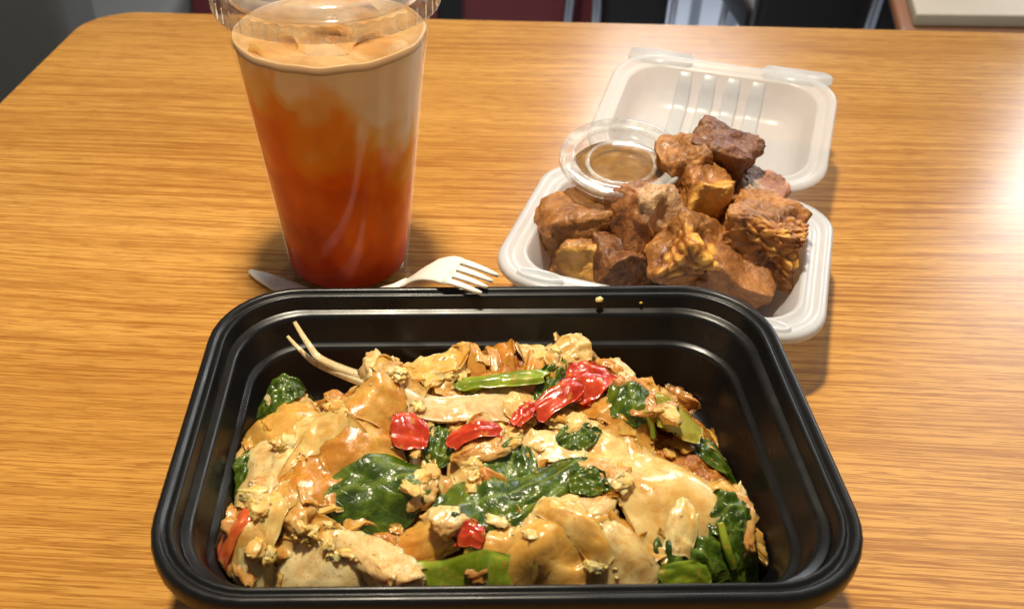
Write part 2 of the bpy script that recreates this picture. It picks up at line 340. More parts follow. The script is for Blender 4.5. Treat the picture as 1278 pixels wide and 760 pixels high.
# maroon bench
xa, xb, zc = bbox_px(165, 755, 8, 1.75)
mb = empty('maroon_bench', ((xa+xb)/2, 1.75, 0), label='maroon vinyl bench on the floor behind the drink cup', cat='bench')
hw = (xb-xa)/2
v, f = boxm(-hw, hw, 0, .06, .10, .47, .01); mobj('front_panel', v, f, M['maroon'], mb)
v, f = boxm(-hw, hw, -.015, .5, .473, .56, .02); mobj('seat', v, f, M['maroon'], mb)
v, f = boxm(-hw+.03, hw-.03, .03, .45, 0, .098); mobj('plinth', v, f, M['black_metal'], mb)
# chairs: pads and tube legs
def chair(px0, px1, yd, label, legs_px, mat):
    xa, xb, _ = bbox_px(px0, px1, 10, yd); cx = (xa+xb)/2; hw = max((xb-xa)/2, .05)
    e = empty('side_chair', (cx, yd, 0), label=label, cat='chair', group='chairs beyond the table')
    v, f = boxm(-hw, hw, 0, .05, .24, .88, .015); mobj('backrest', v, f, mat, e)
    v, f = boxm(-hw, hw, .055, .44, .40, .46, .015); mobj('seat', v, f, mat, e)
    for lx, ly, lean in legs_px:
        p = B(lx, 14, yd + ly); q = (p[0]-cx, ly, p[2])
        v, f = sweep([(q[0]-lean*.6, ly, .0), (q[0], ly, q[2]), (q[0]+lean*.6, ly, min(q[2]*2, .86))], [.018]*3, .018, (0, 1, 0), 10)
        mobj('leg', v, f, M['chrome'], e)
chair(751, 836, 1.62, 'black upholstered chair with two chrome legs beside the maroon bench', [(709, -.02, .03), (744, -.02, -.03), (738, .40, 0.0), (840, .42, 0.0)], M['black_vinyl'])
chair(949, 1138, 1.55, 'wide black upholstered chair behind one chrome pole', [(1090, -.03, .02), (960, .42, 0), (1125, .42, 0), (905, .30, .02)], M['black_vinyl'])
xa, xb, _ = bbox_px(546, 576, 8, 1.6)
e = empty('table_pedestal', ((xa+xb)/2, 1.6, 0), label='black square pedestal standing behind the lid of the drink', cat='pedestal')
hw = (xb-xa)/2
v, f = boxm(-hw, hw, -hw, hw, .02, .70, .006); mobj('post', v, f, M['black_metal'], e)
v, f = boxm(-.09, .09, -.09, .09, 0, .0195, .004); mobj('foot', v, f, M['black_metal'], e)
v, f = boxm(-.09, .09, -.09, .09, .7005, .72, .004); mobj('top_plate', v, f, M['black_metal'], e)
# door frame strips between the chairs
for i, (px, wd) in enumerate(((868, .012), (912, .02), (942, .014))):
    p = B(px, 12, 2.3)
    v, f = boxm(-wd, wd, -.012, .012, 0, 1.6, .004)
    tag(mobj('window_post', v, f, plain('grey_aluminium', (.42, .46, .52), .35), loc=(p[0], 2.3, 0)),
        'slim grey aluminium post between the two black chairs', 'post', 'posts between the chairs')
# low beige bench at the right
p = B(1127, 37, 1.25)
bb = empty('low_bench', (p[0], 1.25, 0), (0, 0, R(-2)), 'low beige speckled bench with a brown wooden edge', 'bench')
v, f = boxm(0, .7, 0, .45, p[2]+.004, p[2]+.022, .003); mobj('top', [(x + (y*.25 if x < .1 else 0) + .012, y, z) for x, y, z in v], f, M['beige'], bb)
v, f = boxm(-.005, .72, -.01, .47, p[2]-.015, p[2]+.0035, .006); mobj('edge_board', [(x + (y*.25 if x < .1 else 0), y, z) for x, y, z in v], f, M['brown'], bb)
for lx, ly in ((.1, .05), (.65, .05), (.2, .4), (.65, .4)):
    v, f = boxm(lx-.02, lx+.02, ly-.02, ly+.02, 0, p[2]-.0155, .003); mobj('leg', v, f, M['black_metal'], bb)

# ------------------------------------------------------------------ black takeout container
CC = np.array([.0175, .2470]); CROT = R(.6); CA, CB, CR = .1185, .081, .035
box = empty('takeout_container', (CC[0], CC[1], TZ + .0005), (0, 0, CROT), 'black plastic takeout container filled with stir-fried wide noodles', 'container')
cm = .01
rimp = [(1.22, 4.22), (.98, 4.5), (.72, 4.62), (.30, 4.66), (.12, 4.58), (.10, 4.30), (.03, 4.25), (0, 4.34), (0, 4.72), (.05, 4.90), (.16, 5.0), (.34, 5.03), (.50, 4.98), (.58, 4.86),
        (.70, 4.84), (.78, 4.92), (.90, 4.97), (1.02, 4.93), (1.10, 4.80), (1.20, 4.38), (1.26, 4.30)]
v, f = loft(tray_rings([(o*.68*cm, z*cm, .75) for o, z in rimp], CA, CB, CR)); mobj('rim', v, f, M['black_pp'], box)
tubp = [(1.235, 4.325), (1.30, 4.29), (1.45, 4.27), (1.56, 4.18), (1.62, 4.05), (1.80, 3.02), (1.86, 2.94), (2.02, 2.90), (2.10, 2.82), (2.14, 2.70), (2.50, .8), (2.62, .42), (2.85, .24), (3.2, .18)]
outp = [(1.19, 4.235), (1.26, 4.20), (1.50, 4.15), (1.55, 4.05), (1.73, 2.98), (1.95, 2.82), (2.05, 2.70), (2.42, .7), (2.6, .15), (2.9, 0.0), (3.3, .05)]
rin = tray_rings([((o-.40)*cm, z*cm, .6) for o, z in tubp], CA, CB, CR); rout = tray_rings([((o-.385)*cm, z*cm, .6) for o, z in outp], CA, CB, CR)
v, f = loft(rin, False, True); mobj('inner_tub', v, f, M['black_pp'], box)
v, f = loft(rout, False, True); mobj('outer_tub', v, f, M['black_pp'], box)

# ------------------------------------------------------------------ heap of noodles: a height map in table coordinates
RES = .0005; GX0, GY0 = CC[0]-.104, CC[1]-.070; NX, NY = 416, 280
XS = GX0 + np.arange(NX) * RES; YS = GY0 + np.arange(NY) * RES; GX, GY = np.meshgrid(XS, YS, indexing='ij')
poly = [P(262, 748, .026), P(246, 700, .026), P(260, 610, .027), P(288, 515, .028), P(345, 482, .028), P(430, 460, .031), P(480, 440, .034)]
poly = [tuple(p[:2]) for p in poly] + [(-.012, .3075), (.02, .310), (.05, .3085)] + [tuple(P(*q)[:2]) for q in ((790, 432, .038), (860, 460, .034), (905, 510, .028), (932, 580, .022), (950, 640, .016), (968, 690, .013), (935, 735, .012))]
poly += [(.085, .1815), (-.055, .1815)]
def sdist(px, py, poly):
    d = np.full(px.shape, 1e9); ins = np.zeros(px.shape, bool)
    for (ax, ay), (bx, by) in zip(poly, poly[1:] + poly[:1]):
        ex, ey = bx-ax, by-ay; t = np.clip(((px-ax)*ex + (py-ay)*ey) / (ex*ex+ey*ey), 0, 1)
        d = np.minimum(d, np.hypot(px-ax-t*ex, py-ay-t*ey)); c = ((ay > py) != (by > py)) & (px < (bx-ax)*(py-ay)/(by-ay+1e-12)+ax); ins ^= c
    return np.where(ins, d, -d)
SD = sdist(GX, GY, poly)
def g(x, y, sx, sy): return np.exp(-((GX-x)/sx)**2 - ((GY-y)/sy)**2)
HM = np.where(SD > 0, .004 + .027 * (1 - np.exp(-np.maximum(SD, 0) / .009)), .0025)
HM += np.where(SD > 0, 1, 0) * (.013 * g(.018, .282, .05, .030) + .004 * g(-.045, .235, .03, .04) + .003 * g(.06, .23, .03, .03) - .006 * g(.088, .20, .022, .03)) * np.clip(SD/.008, 0, 1)
HM += np.where(SD > .002, 1, 0) * .006 * g(.02, .304, .045, .014)
lump = np.zeros_like(HM)
for i in range(0, NX, 2):
    for j in range(0, NY, 2):
        p = Vector((XS[i]*130, YS[j]*130, 3)); lump[i:i+2, j:j+2] = noise.noise(p)*.5 + noise.noise(p*2.3)*.28 + abs(noise.noise(p*4.9))*.25
HM += np.where(SD > 0, lump * .0042, 0) * np.clip(SD/.006, 0, 1)
HM0 = HM.copy()
def samp(H, x, y):
    i = np.clip(((np.asarray(x)-GX0)/RES), 0, NX-1.001); j = np.clip(((np.asarray(y)-GY0)/RES), 0, NY-1.001)
    a = i.astype(int); b = j.astype(int); u = i-a; q = j-b
    return H[a, b]*(1-u)*(1-q) + H[a+1, b]*u*(1-q) + H[a, b+1]*(1-u)*q + H[a+1, b+1]*u*q
def blur(H, k):
    out = H
    for ax in (0, 1):
        c = np.cumsum(np.pad(out, [(k+1, k) if a == ax else (0, 0) for a in (0, 1)], mode='edge'), axis=ax)
        out = (np.take(c, range(2*k+1, c.shape[ax]), ax) - np.take(c, range(0, c.shape[ax]-2*k-1), ax)) / (2*k+1)
    return out
TZS = np.array([z for o, z in tubp][::-1])*cm; TOS = np.array([o-.40 for o, z in tubp][::-1])*cm
def clamp_in(p, gap=.0008):
    p = np.array(p, float); off = np.interp(p[:, 2], TZS, TOS) + gap; off = np.where(p[:, 2] > .0433, .0098, off)
    r = np.maximum(CR-.6*off, .004); x = p[:, 0]-CC[0]; y = p[:, 1]-CC[1]; qx = np.abs(x)-(CA-off-r); qy = np.abs(y)-(CB-off-r)
    d = np.hypot(np.maximum(qx, 0), np.maximum(qy, 0)) + np.minimum(np.maximum(qx, qy), 0) - r
    mx = np.maximum(qx, 0); my = np.maximum(qy, 0); L = np.hypot(mx, my)+1e-9; k = np.maximum(d, 0)
    p[:, 0] -= np.sign(x)*mx/L*k; p[:, 1] -= np.sign(y)*my/L*k; p[:, 2] = np.maximum(p[:, 2], .0026); return p
def hit(px, py):                                     # first point of the heap on the pixel's ray
    d = ray(px, py)
    for z in np.arange(.058, .001, -.0003):
        k = (z - CAMH) / d[2]; x, y = d[0]*k, d[1]*k
        if samp(HM, x, y) >= z: return np.array([x, y, z])
    return np.array([x, y, .003])
def stamp(X, Y, Z):                                  # raise the height map under a piece
    u = 4; n, m = X.shape
    si = np.linspace(0, n-1.001, n*u); sj = np.linspace(0, m-1.001, m*u); a = si.astype(int)[:, None]; b = sj.astype(int)[None, :]; fu = (si[:, None]-a); fv = (sj[None, :]-b)
    up = lambda A: A[a, b]*(1-fu)*(1-fv)+A[a+1, b]*fu*(1-fv)+A[a, b+1]*(1-fu)*fv+A[a+1, b+1]*fu*fv
    i = np.clip(np.round((up(X)-GX0)/RES).astype(int), 0, NX-1).ravel(); j = np.clip(np.round((up(Y)-GY0)/RES).astype(int), 0, NY-1).ravel()
    np.maximum.at(HM, (i, j), up(Z).ravel())
def sheet(name, c, L, W, rot, mat, th=.0022, curl=(0, 0), wave=.0015, round_=.35, conform=.35, lift=.0004, n=26, m=19, shape='patch', seed=0, label=None, cat='noodle', group=None, do_stamp=True, tilt=(0, 0), freq=1.0, collect=None, stiff=16, sag=.0045, hf=.6):
    """thin flexible piece laid over the heap; curl = bend per half length along s and t (radians)"""
    s, t = np.meshgrid(np.linspace(-1, 1, n), np.linspace(-1, 1, m), indexing='ij')
    if shape == 'leaf':
        wv = np.clip(np.sin(np.pi*np.clip((s+1)/2, .0, 1)**.8), .03, 1)**.75; sl, tl = s, t*wv
    else:
        k = round_; cs = s*np.sqrt(1-t*t/2); ct = t*np.sqrt(1-s*s/2); sl = s*(1-k)+cs*k; tl = t*(1-k)+ct*k
        nz = np.array([[noise.noise(Vector((a*1.1*freq+seed*3.1, b*1.1*freq, seed*1.7))) for b in t[0]] for a in s[:, 0]]); n2 = np.array([[noise.noise(Vector((a*1.3*freq, b*1.3*freq+seed*2.3, seed+9.0))) for b in t[0]] for a in s[:, 0]])
        sl = sl + nz*.22; tl = tl + n2*.24
    def arc(q, half, bend):
        if abs(bend) < 1e-3: return q*half, np.zeros_like(q)
        r = half/bend; return r*np.sin(q*bend), r*(1-np.cos(q*bend))
    lx, z1 = arc(sl, L/2, curl[0]); ly, z2 = arc(tl, W/2, curl[1])
    wz = np.array([[noise.noise(Vector((a*1.9*freq+seed, b*1.9*freq-seed, 4.2))) + hf*.6*noise.noise(Vector((a*4.2+seed, b*4.2, 8.0))) + hf*.25*noise.noise(Vector((a*9+seed, b*9, 2.0))) for b in t[0]] for a in s[:, 0]])
    ca, sa = math.cos(rot), math.sin(rot); X = c[0] + ca*lx - sa*ly; Y = c[1] + sa*lx + ca*ly
    Hb = blur(HM, stiff); base = samp(Hb, X, Y)*(1-conform) + samp(HM, X, Y)*conform
    mid = samp(Hb, c[0], c[1]); Z = mid + (base-mid)*.9 + z1 + z2 + wave*wz + th + lift + tilt[0]*lx + tilt[1]*ly
    need = (samp(blur(HM, 2), X, Y) + th*.4 - Z); Z = Z + max(0, float(np.percentile(need, 60)))*.8
    Z = np.maximum(Z, samp(blur(HM, 3), X, Y) - sag)
    ed = np.minimum(1-np.abs(s), 1-np.abs(t)); tk = th*np.clip(.62+ed*3, .62, 1)
    G = np.stack([X, Y, Z], -1); du = np.gradient(G, axis=0); dv = np.gradient(G, axis=1); nn = np.cross(du, dv); nn /= np.linalg.norm(nn, axis=-1, keepdims=True)+1e-12
    nn *= np.sign(nn[..., 2:3]+1e-9)
    T = G; Bm = G - nn*tk[..., None]*1.0
    if do_stamp: stamp(X, Y, Z)
    o0 = np.array([c[0], c[1], float(Z.mean())])
    V = clamp_in(np.concatenate([T.reshape(-1, 3), Bm.reshape(-1, 3)])) - o0; N = n*m; I = np.arange(N).reshape(n, m); Fc = []
    for i in range(n-1):
        for j in range(m-1): Fc += [(I[i, j], I[i+1, j], I[i+1, j+1], I[i, j+1]), (N+I[i, j], N+I[i, j+1], N+I[i+1, j+1], N+I[i+1, j])]
    bd = [I[i, 0] for i in range(n)] + [I[n-1, j] for j in range(1, m)] + [I[i, m-1] for i in range(n-2, -1, -1)] + [I[0, j] for j in range(m-2, 0, -1)]
    for q in range(len(bd)): a, b = bd[q], bd[(q+1) % len(bd)]; Fc.append((a, b, N+b, N+a))
    if collect is not None: collect.append((V + o0, Fc)); return None
    uv = np.concatenate([np.stack([(s+1)/2, (t+1)/2], -1).reshape(-1, 2)]*2)
    o = mobj(name, V, Fc, mat, uv=uv, loc=(o0[0], o0[1], TZ+o0[2]), fix=False)
    return tag(o, label, cat, group)
def blob_mesh(sx, sy, sz, seed, cuts=9, k=3.0, lo=.3, hi=.12, f1=1.3, f2=3.6):
    bm = bmesh.new(); bmesh.ops.create_cube(bm, size=2); bmesh.ops.subdivide_edges(bm, edges=bm.edges[:], cuts=cuts, use_grid_fill=True)
    V = np.array([v.co[:] for v in bm.verts]); bm.verts.index_update(); Fc = [[v.index for v in f.verts] for f in bm.faces]; bm.free()
    V /= (np.abs(V)**k).sum(1, keepdims=True)**(1/k); D = V.copy(); o = Vector(((seed*7.31) % 61, (seed*1.93) % 47, (seed*3.77) % 53))
    for i in range(len(V)):
        p = Vector(V[i]); pq = p*f1*.7+o; V[i] += np.array([noise.noise(pq), noise.noise(pq+Vector((17.3, 4.1, 9.2))), noise.noise(pq+Vector((3.7, 21.9, 13.4)))])*lo*1.1; V[i] *= 1 + hi*noise.noise(p*f2+o) + hi*.6*noise.noise(p*f2*2.2+o)
    return V*np.array([sx, sy, sz]), Fc, D
def chunk_on_heap(name, c, size, rot, mat, label, cat, group=None, seed=0, tilt=0, **kw):
    V, Fc, D = blob_mesh(size[0]/2, size[1]/2, size[2]/2, seed, **kw)
    Rm = np.array((Matrix.Rotation(rot, 3, 'Z') @ Matrix.Rotation(tilt, 3, 'Y'))); V = V @ Rm.T
    z = float(samp(blur(HM, 6), c[0], c[1])) + size[2]*.22
    W = V + np.array([c[0], c[1], z]); i = np.clip(np.round((W[:, 0]-GX0)/RES).astype(int), 1, NX-2); j = np.clip(np.round((W[:, 1]-GY0)/RES).astype(int), 1, NY-2)
    for di in (-1, 0, 1):
        for dj in (-1, 0, 1): np.maximum.at(HM, (i+di, j+dj), W[:, 2]-.0003)
    V = clamp_in(W) - np.array([c[0], c[1], z])
    o = mobj(name, V, Fc, mat, loc=(c[0], c[1], TZ+z), fix=False); return tag(o, label, cat, group)

# bed of sauce and egg under everything
st = 2; bi = np.arange(0, NX, st); bj = np.arange(0, NY, st); idx = -np.ones((len(bi), len(bj)), int); V = []; Fc = []
inside = (SD[np.ix_(bi, bj)] > -.0022)
for a in range(len(bi)):
    for b in range(len(bj)):
        if inside[a, b]: idx[a, b] = len(V); V.append((XS[bi[a]]-CC[0], YS[bj[b]]-CC[1], max(HM0[bi[a], bj[b]], .0028)))
for a in range(len(bi)-1):
    for b in range(len(bj)-1):
        q = (idx[a, b], idx[a+1, b], idx[a+1, b+1], idx[a, b+1])
        if min(q) >= 0: Fc.append(q)
V = clamp_in(np.array(V)+[CC[0], CC[1], 0]) - [CC[0], CC[1], 0]
tag(mobj('noodle_bed', V, Fc, M['bed'], loc=(CC[0], CC[1], TZ), fix=False), 'brown sauce, egg and small noodle scraps at the bottom of the black container', 'noodles', kind='stuff')

# many torn noodles over the bed
def inpoly(mind):
    while True:
        x = rng.uniform(-.085, .105); y = rng.uniform(.184, .309)
        if sdist(np.array([x]), np.array([y]), poly)[0] > mind: return x, y
for i in range(72):
    rib = i >= 26
    x, y = inpoly(.010)
    sheet('rice_noodle', (x, y), rng.uniform(.030, .052) if rib else rng.uniform(.022, .040), rng.uniform(.009, .015) if rib else rng.uniform(.013, .022), rng.uniform(0, 6.28), M['noodle'] if rng.random() < .62 else M['noodle_pale'], th=.0023,
          curl=(rng.uniform(-1.5, .6), rng.uniform(-1.0, .7)), wave=rng.uniform(.001, .003), conform=.05, seed=i+1, round_=rng.uniform(.0, .5), n=24, m=16, tilt=(rng.uniform(-.35, .35), rng.uniform(-.35, .35)),
          label='torn tan rice noodle coated in brown sauce, mixed into the heap', cat='noodle', group='small torn noodles in the heap')
for i in range(22):
    x, y = inpoly(.008)
    chunk_on_heap('chicken_piece', (x, y), (rng.uniform(.012, .022), rng.uniform(.008, .014), rng.uniform(.006, .010)), rng.uniform(0, 3), M['chicken'],
                  'small pale brown chicken scrap mixed into the noodle heap', 'chicken', 'small chicken scraps in the heap', seed=i+40, tilt=rng.uniform(-.5, .5), cuts=8, lo=.5, hi=.22)
flakes = []
for i in range(110):
    x, y = inpoly(.005); L = rng.uniform(.005, .013)
    sheet('flake', (x, y), L, L*rng.uniform(.45, .9), rng.uniform(0, 6.28), None, th=.0013, curl=(rng.uniform(-1.1, .7), rng.uniform(-1.0, .5)), wave=rng.uniform(.0005, .0015), conform=.4, seed=i+700, round_=rng.uniform(0, .5), n=9, m=7, tilt=(rng.uniform(-.3, .3), rng.uniform(-.3, .3)), collect=flakes)
FV, FF, nf = [], [], 0
for a, b in flakes: FV.append(a - np.array([CC[0], CC[1], 0])); FF += [tuple(q + nf for q in fc) for fc in b]; nf += len(a)
tag(mobj('noodle_scraps', np.concatenate(FV), FF, M['noodle_scrap'], loc=(CC[0], CC[1], TZ), fix=False), 'small sauced scraps of noodle and egg strewn through the heap', 'noodles', kind='stuff')
def at(px, py): return hit(px, py)[:2]
# pieces one can pick out, back to front
def nd(px, py, L, W, rot, label, mat='noodle', **kw):
    return sheet('rice_noodle', at(px, py), L, W, R(rot), M[mat], label=label, cat='noodle', **kw)
nd(560, 423, .020, .014, 40, 'pale noodle corner sticking up at the back of the heap', 'noodle_pale', seed=101, tilt=(.5, .3))
nd(512, 432, .024, .016, 70, 'pointed noodle flake at the back of the heap beside the bean sprout', 'noodle_pale', seed=102, tilt=(.5, .1))
nd(705, 440, .022, .012, 20, 'pale noodle edge showing behind the large red pepper piece', 'noodle_pale', seed=103, tilt=(.3, .4))
nd(545, 455, .030, .018, 20, 'crumpled noodle at the back left of the long green pepper strip', 'noodle_pale', seed=104, curl=(-.7, .2))
nd(770, 450, .022, .015, -30, 'folded tan noodle behind the large red pepper piece', 'noodle', seed=105, curl=(-.6, -.4))
nd(345, 528, .036, .026, -25, 'broad pale noodle lying against the left container wall', 'noodle_pale', seed=106, curl=(-.4, -.5), tilt=(0, .1))
nd(405, 528, .024, .026, 10, 'square pale noodle piece right of the broad noodle on the left', 'noodle_pale', seed=107, curl=(-.3, -.3))
nd(330, 590, .030, .022, 60, 'yellowish noodle hanging down toward the orange-red pepper', 'noodle_pale', seed=108, curl=(-.6, -.3))
nd(405, 610, .026, .022, 15, 'small square noodle left of the big basil leaf', 'noodle', seed=109, curl=(-.4, -.4))
nd(320, 660, .034, .018, 75, 'upright pale yellow noodle beside the orange-red pepper', 'noodle_pale', seed=110, curl=(-.6, -.5))
nd(308, 722, .020, .016, 80, 'white noodle end in the front left corner of the container', 'noodle_pale', seed=111, curl=(-.3, -.7))
nd(420, 705, .042, .022, 20, 'brown glossy noodle fold in the front left of the heap', 'noodle_glossy', seed=112, curl=(-.6, -.9))
nd(560, 660, .040, .014, 5, 'narrow tan noodle running below the big basil leaf', 'noodle', seed=113, curl=(-.5, -.9))
nd(690, 640, .040, .022, -30, 'wide tan noodle fold right of the basil leaf cluster', 'noodle_glossy', seed=114, curl=(-.6, -.8))
nd(625, 690, .026, .022, 80, 'tan noodle behind the front green pepper strip', 'noodle', seed=115, curl=(-.5, -.4))
nd(735, 570, .036, .022, -40, 'tan noodle strip crossing the middle right of the heap', 'noodle', seed=116, curl=(-.5, -.6))
nd(690, 560, .026, .016, -15, 'crinkled noodle right below the red pepper strip', 'noodle_pale', seed=117, curl=(-.4, -.5))
nd(905, 545, .030, .020, -60, 'brown noodle at the right edge of the heap above the basil bunch', 'noodle', seed=118, curl=(-.5, -.3), tilt=(.15, 0))
nd(905, 612, .026, .018, 30, 'small folded noodle left of the right container wall', 'noodle_pale', seed=119, curl=(-.9, -.4))
nd(770, 520, .034, .016, -35, 'tan noodle between the large red pepper and the wide smooth noodle', 'noodle', seed=120, curl=(-.5, -.8))
nd(470, 500, .030, .022, -20, 'tan noodle left of the pale onion strip', 'noodle', seed=121, curl=(-.5, -.4))
nd(455, 560, .032, .020, 10, 'tan noodle above the big basil leaf', 'noodle', seed=122, curl=(-.4, -.5))
# chicken
def ck(px, py, size, rot, label, seed, tilt=0):
    return chunk_on_heap('chicken_piece', at(px, py), size, R(rot), M['chicken'], label, 'chicken', seed=seed, tilt=R(tilt), cuts=10, lo=.42, hi=.2)
ck(855, 497, (.020, .014, .010), -30, 'chunky pale chicken piece at the right rear beside the yellow-green pepper', 201, 12)
ck(810, 512, (.020, .010, .007), 15, 'flat chicken piece below the chunky pale one', 202)
ck(478, 712, (.030, .015, .012), -40, 'ragged pale chicken piece left of the front green pepper', 203, -10)
ck(560, 655, (.013, .010, .009), 20, 'small round chicken piece below the big basil leaf', 204)
ck(665, 675, (.010, .018, .008), 10, 'upright yellow chicken shred in front of the basil leaves', 205)
ck(520, 625, (.018, .014, .010), 40, 'brown sauced chicken piece lying on the big basil leaf', 206)
# basil
def leaf(px, py, L, W, rot, label, seed, curl=(-.5, -.5), wave=.0022, up=0, **kw):
    return sheet('basil_leaf', at(px, py), L, W, R(rot), M['leaf'], th=.0007, curl=curl, wave=wave, conform=.1, lift=.0016+up, sag=.003, stiff=10, n=34, m=20, shape='leaf', seed=seed, label=label, cat='basil leaf', freq=1.7, **kw)
leaf(350, 500, .022, .016, 20, 'small bright basil leaf in the rear left of the heap', 301, tilt=(.2, .5), up=.003)
leaf(395, 490, .026, .014, 5, 'dull basil leaf behind the square noodle piece', 311, tilt=(.0, .3))
leaf(293, 596, .020, .014, 60, 'dark basil leaf tucked against the left container wall', 302)
leaf(480, 605, .048, .034, 14, 'big dark folded basil leaf in the middle of the heap', 303, curl=(-.5, -1.0), wave=.002)
leaf(610, 632, .044, .030, 12, 'dark basil leaf in front of the egg crumbs at the heap middle', 304, curl=(-.5, -.8))
leaf(635, 595, .030, .024, 70, 'crinkled basil leaf below the red pepper strip', 305, curl=(-.6, -.6))
leaf(685, 605, .044, .022, 28, 'long basil leaf with a pale midrib pointing right', 306, curl=(-.4, -.9), wave=.0015)
leaf(735, 603, .016, .012, -30, 'small curled basil leaf at the tip of the long one', 307)
leaf(722, 548, .018, .014, 10, 'small dark basil leaf left of the tan noodle strip', 308)
leaf(785, 497, .026, .020, 95, 'dark basil leaf between the large red pepper and the chicken', 309, curl=(-.6, -.9))
leaf(690, 478, .024, .012, 60, 'narrow basil leaf behind the large red pepper piece', 310)
leaf(892, 566, .028, .014, -35, 'dark narrow basil leaf at the right edge of the heap', 312)
leaf(548, 560, .020, .012, 80, 'small basil leaf between the two red pepper pieces', 313)
for k, (a, b, L, W, r) in enumerate(((860, 690, .040, .026, 50), (905, 672, .042, .028, 100), (935, 690, .034, .024, 75), (880, 705, .036, .022, 150), (915, 640, .026, .018, 20))):
    leaf(a, b, L, W, r, 'dark wilted basil leaf in the bunch at the front right of the heap', 320+k, curl=(-.6, -.9), wave=.004, group='basil bunch at the front right')
# stems of the bunch
def strand(name, pts, wds, th, mat, label, cat, group=None):
    pts = smoothpath(pts, 18); wd = np.interp(np.linspace(0, 1, 18), np.linspace(0, 1, len(wds)), wds); c = pts[0].copy()
    v, f = sweep(pts-c, wd, list(wd*th), (1, .15, .1), 10); return tag(mobj(name, v, f, mat, loc=(c[0], c[1], TZ+c[2])), label, cat, group)
a = hit(898, 655); b = hit(905, 685); c = hit(915, 712)
strand('green_stalk', [a+[0, 0, .0015], b+[0, 0, .002], c+[0, 0, .001]], [.0022, .003, .0026], .8, M['green'], 'pale green basil stem lying on the front right leaf bunch', 'stem')
a = hit(805, 515); b = hit(812, 535); c = hit(815, 548)
strand('green_stalk', [a+[0, 0, .001], b+[0, 0, .0015], c+[0, 0, .0005]], [.0015, .0022, .002], .8, M['green'], 'short green basil stem left of the green pepper chunk', 'stem')
# the wide smooth noodles that lie on top
nd(822, 610, .050, .036, -62, 'large smooth glossy rice noodle sheet at the right of the heap', 'noodle_glossy', seed=130, curl=(-.75, -.45), wave=.0022, round_=.1, conform=.1, th=.0022, n=30, m=22, freq=.7)
nd(852, 655, .020, .012, 70, 'white turned-up edge of noodle beside the front right basil bunch', 'noodle_pale', seed=131, curl=(-.5, -.9), th=.002)
nd(700, 697, .052, .026, 8, 'glossy white folded noodle at the front of the heap', 'noodle_pale', seed=132, curl=(-.6, -1.1), wave=.0038, th=.002, n=28, m=20)
nd(775, 705, .026, .020, -40, 'brownish noodle corner right of the glossy white folded noodle', 'noodle_glossy', seed=133, curl=(-.5, -.5), tilt=(0, .2))
nd(720, 655, .030, .012, -38, 'narrow pale noodle fold above the glossy white folded noodle', 'noodle_pale', seed=134, curl=(-.4, -1.1))
# onion strip
sheet('onion_strip', at(575, 515), .052, .013, R(3), M['onion'], th=.0026, curl=(-.25, -.5), wave=.0008, round_=.2, conform=.1, seed=140, n=30, m=10, label='long pale translucent onion strip across the upper heap', cat='onion', freq=.6)
sheet('onion_strip', at(650, 512), .012, .014, R(70), M['noodle_pale'], th=.003, curl=(-.6, -.4), wave=.0008, seed=141, label='white blunt onion end beside the red pepper', cat='onion')
# peppers
def pep(px, py, L, W, rot, mat, label, seed, th=.0032, curl=(-.5, -.7), name='red_pepper_slice', cat='red pepper', **kw):
    return sheet(name, at(px, py), L, W, R(rot), M[mat], th=th, curl=curl, wave=kw.pop('wave', .0012), round_=.6, sag=.007, hf=.15, conform=.0, lift=.0018, seed=seed, n=28, m=16, label=label, cat=cat, freq=1.0, **kw)
pep(512, 548, .015, .014, 10, 'red', 'short bright red pepper piece at the left end of the onion strip', 401)
pep(592, 543, .022, .009, 18, 'red', 'dark red pepper strip below the onion strip', 402)
pep(735, 480, .026, .018, 40, 'red', 'large bright red pepper piece at the rear of the heap', 403, wave=.0025)
pep(695, 507, .024, .010, 35, 'red', 'narrow red pepper tail leading into the large red piece', 404)
pep(652, 530, .013, .007, 50, 'red', 'tiny red pepper piece beside the blunt onion end', 405)
pep(288, 663, .019, .013, 50, 'orange_red', 'orange-red pepper piece against the left container wall', 406)
pep(588, 678, .007, .010, 70, 'red', 'half buried red pepper scrap behind the front green pepper', 407)
gp = dict(name='green_pepper_slice', cat='green pepper')
pep(628, 473, .038, .010, 4, 'green', 'long green pepper strip at the rear of the heap', 410, curl=(-.35, -.9), **gp)
pep(845, 538, .020, .015, -5, 'yellow_green', 'round light green pepper chunk at the right of the heap', 411, th=.005, **gp)
pep(828, 462, .022, .014, -50, 'yellow_green', 'yellow-green pepper piece at the rear right of the heap', 412, **gp)
pep(575, 729, .046, .0095, 0, 'green', 'long green pepper strip along the front container wall', 413, curl=(-.5, -.6), th=.003, **gp)
pep(855, 719, .020, .006, 5, 'green', 'green pepper strip under the front right basil bunch', 414, **gp)
# bean sprout strands
h0 = hit(468, 470)-[0, 0, .003]; p1 = P(405, 452, .043); p1[2] -= TZ; p2 = P(385, 430, .046); p2[2] -= TZ; p3 = P(368, 403, .047); p3[2] -= TZ; p4 = P(359, 420, .044); p4[2] -= TZ
strand('bean_sprout', [h0, p1, p2, p3], [.0042, .0036, .0026, .0018], 1, M['sprout'], 'pale bean sprout rising toward the rear left corner of the container', 'bean sprout')
p1b = P(398, 455, .039); p1b[2] -= TZ; p2b = P(375, 437, .042); p2b[2] -= TZ
strand('bean_sprout', [hit(462, 474)-[0, 0, .003], p1b, p2b, p4], [.003, .0026, .002, .0014], 1, M['sprout'], 'thin brownish sprout strand just left of the pale bean sprout', 'bean sprout')
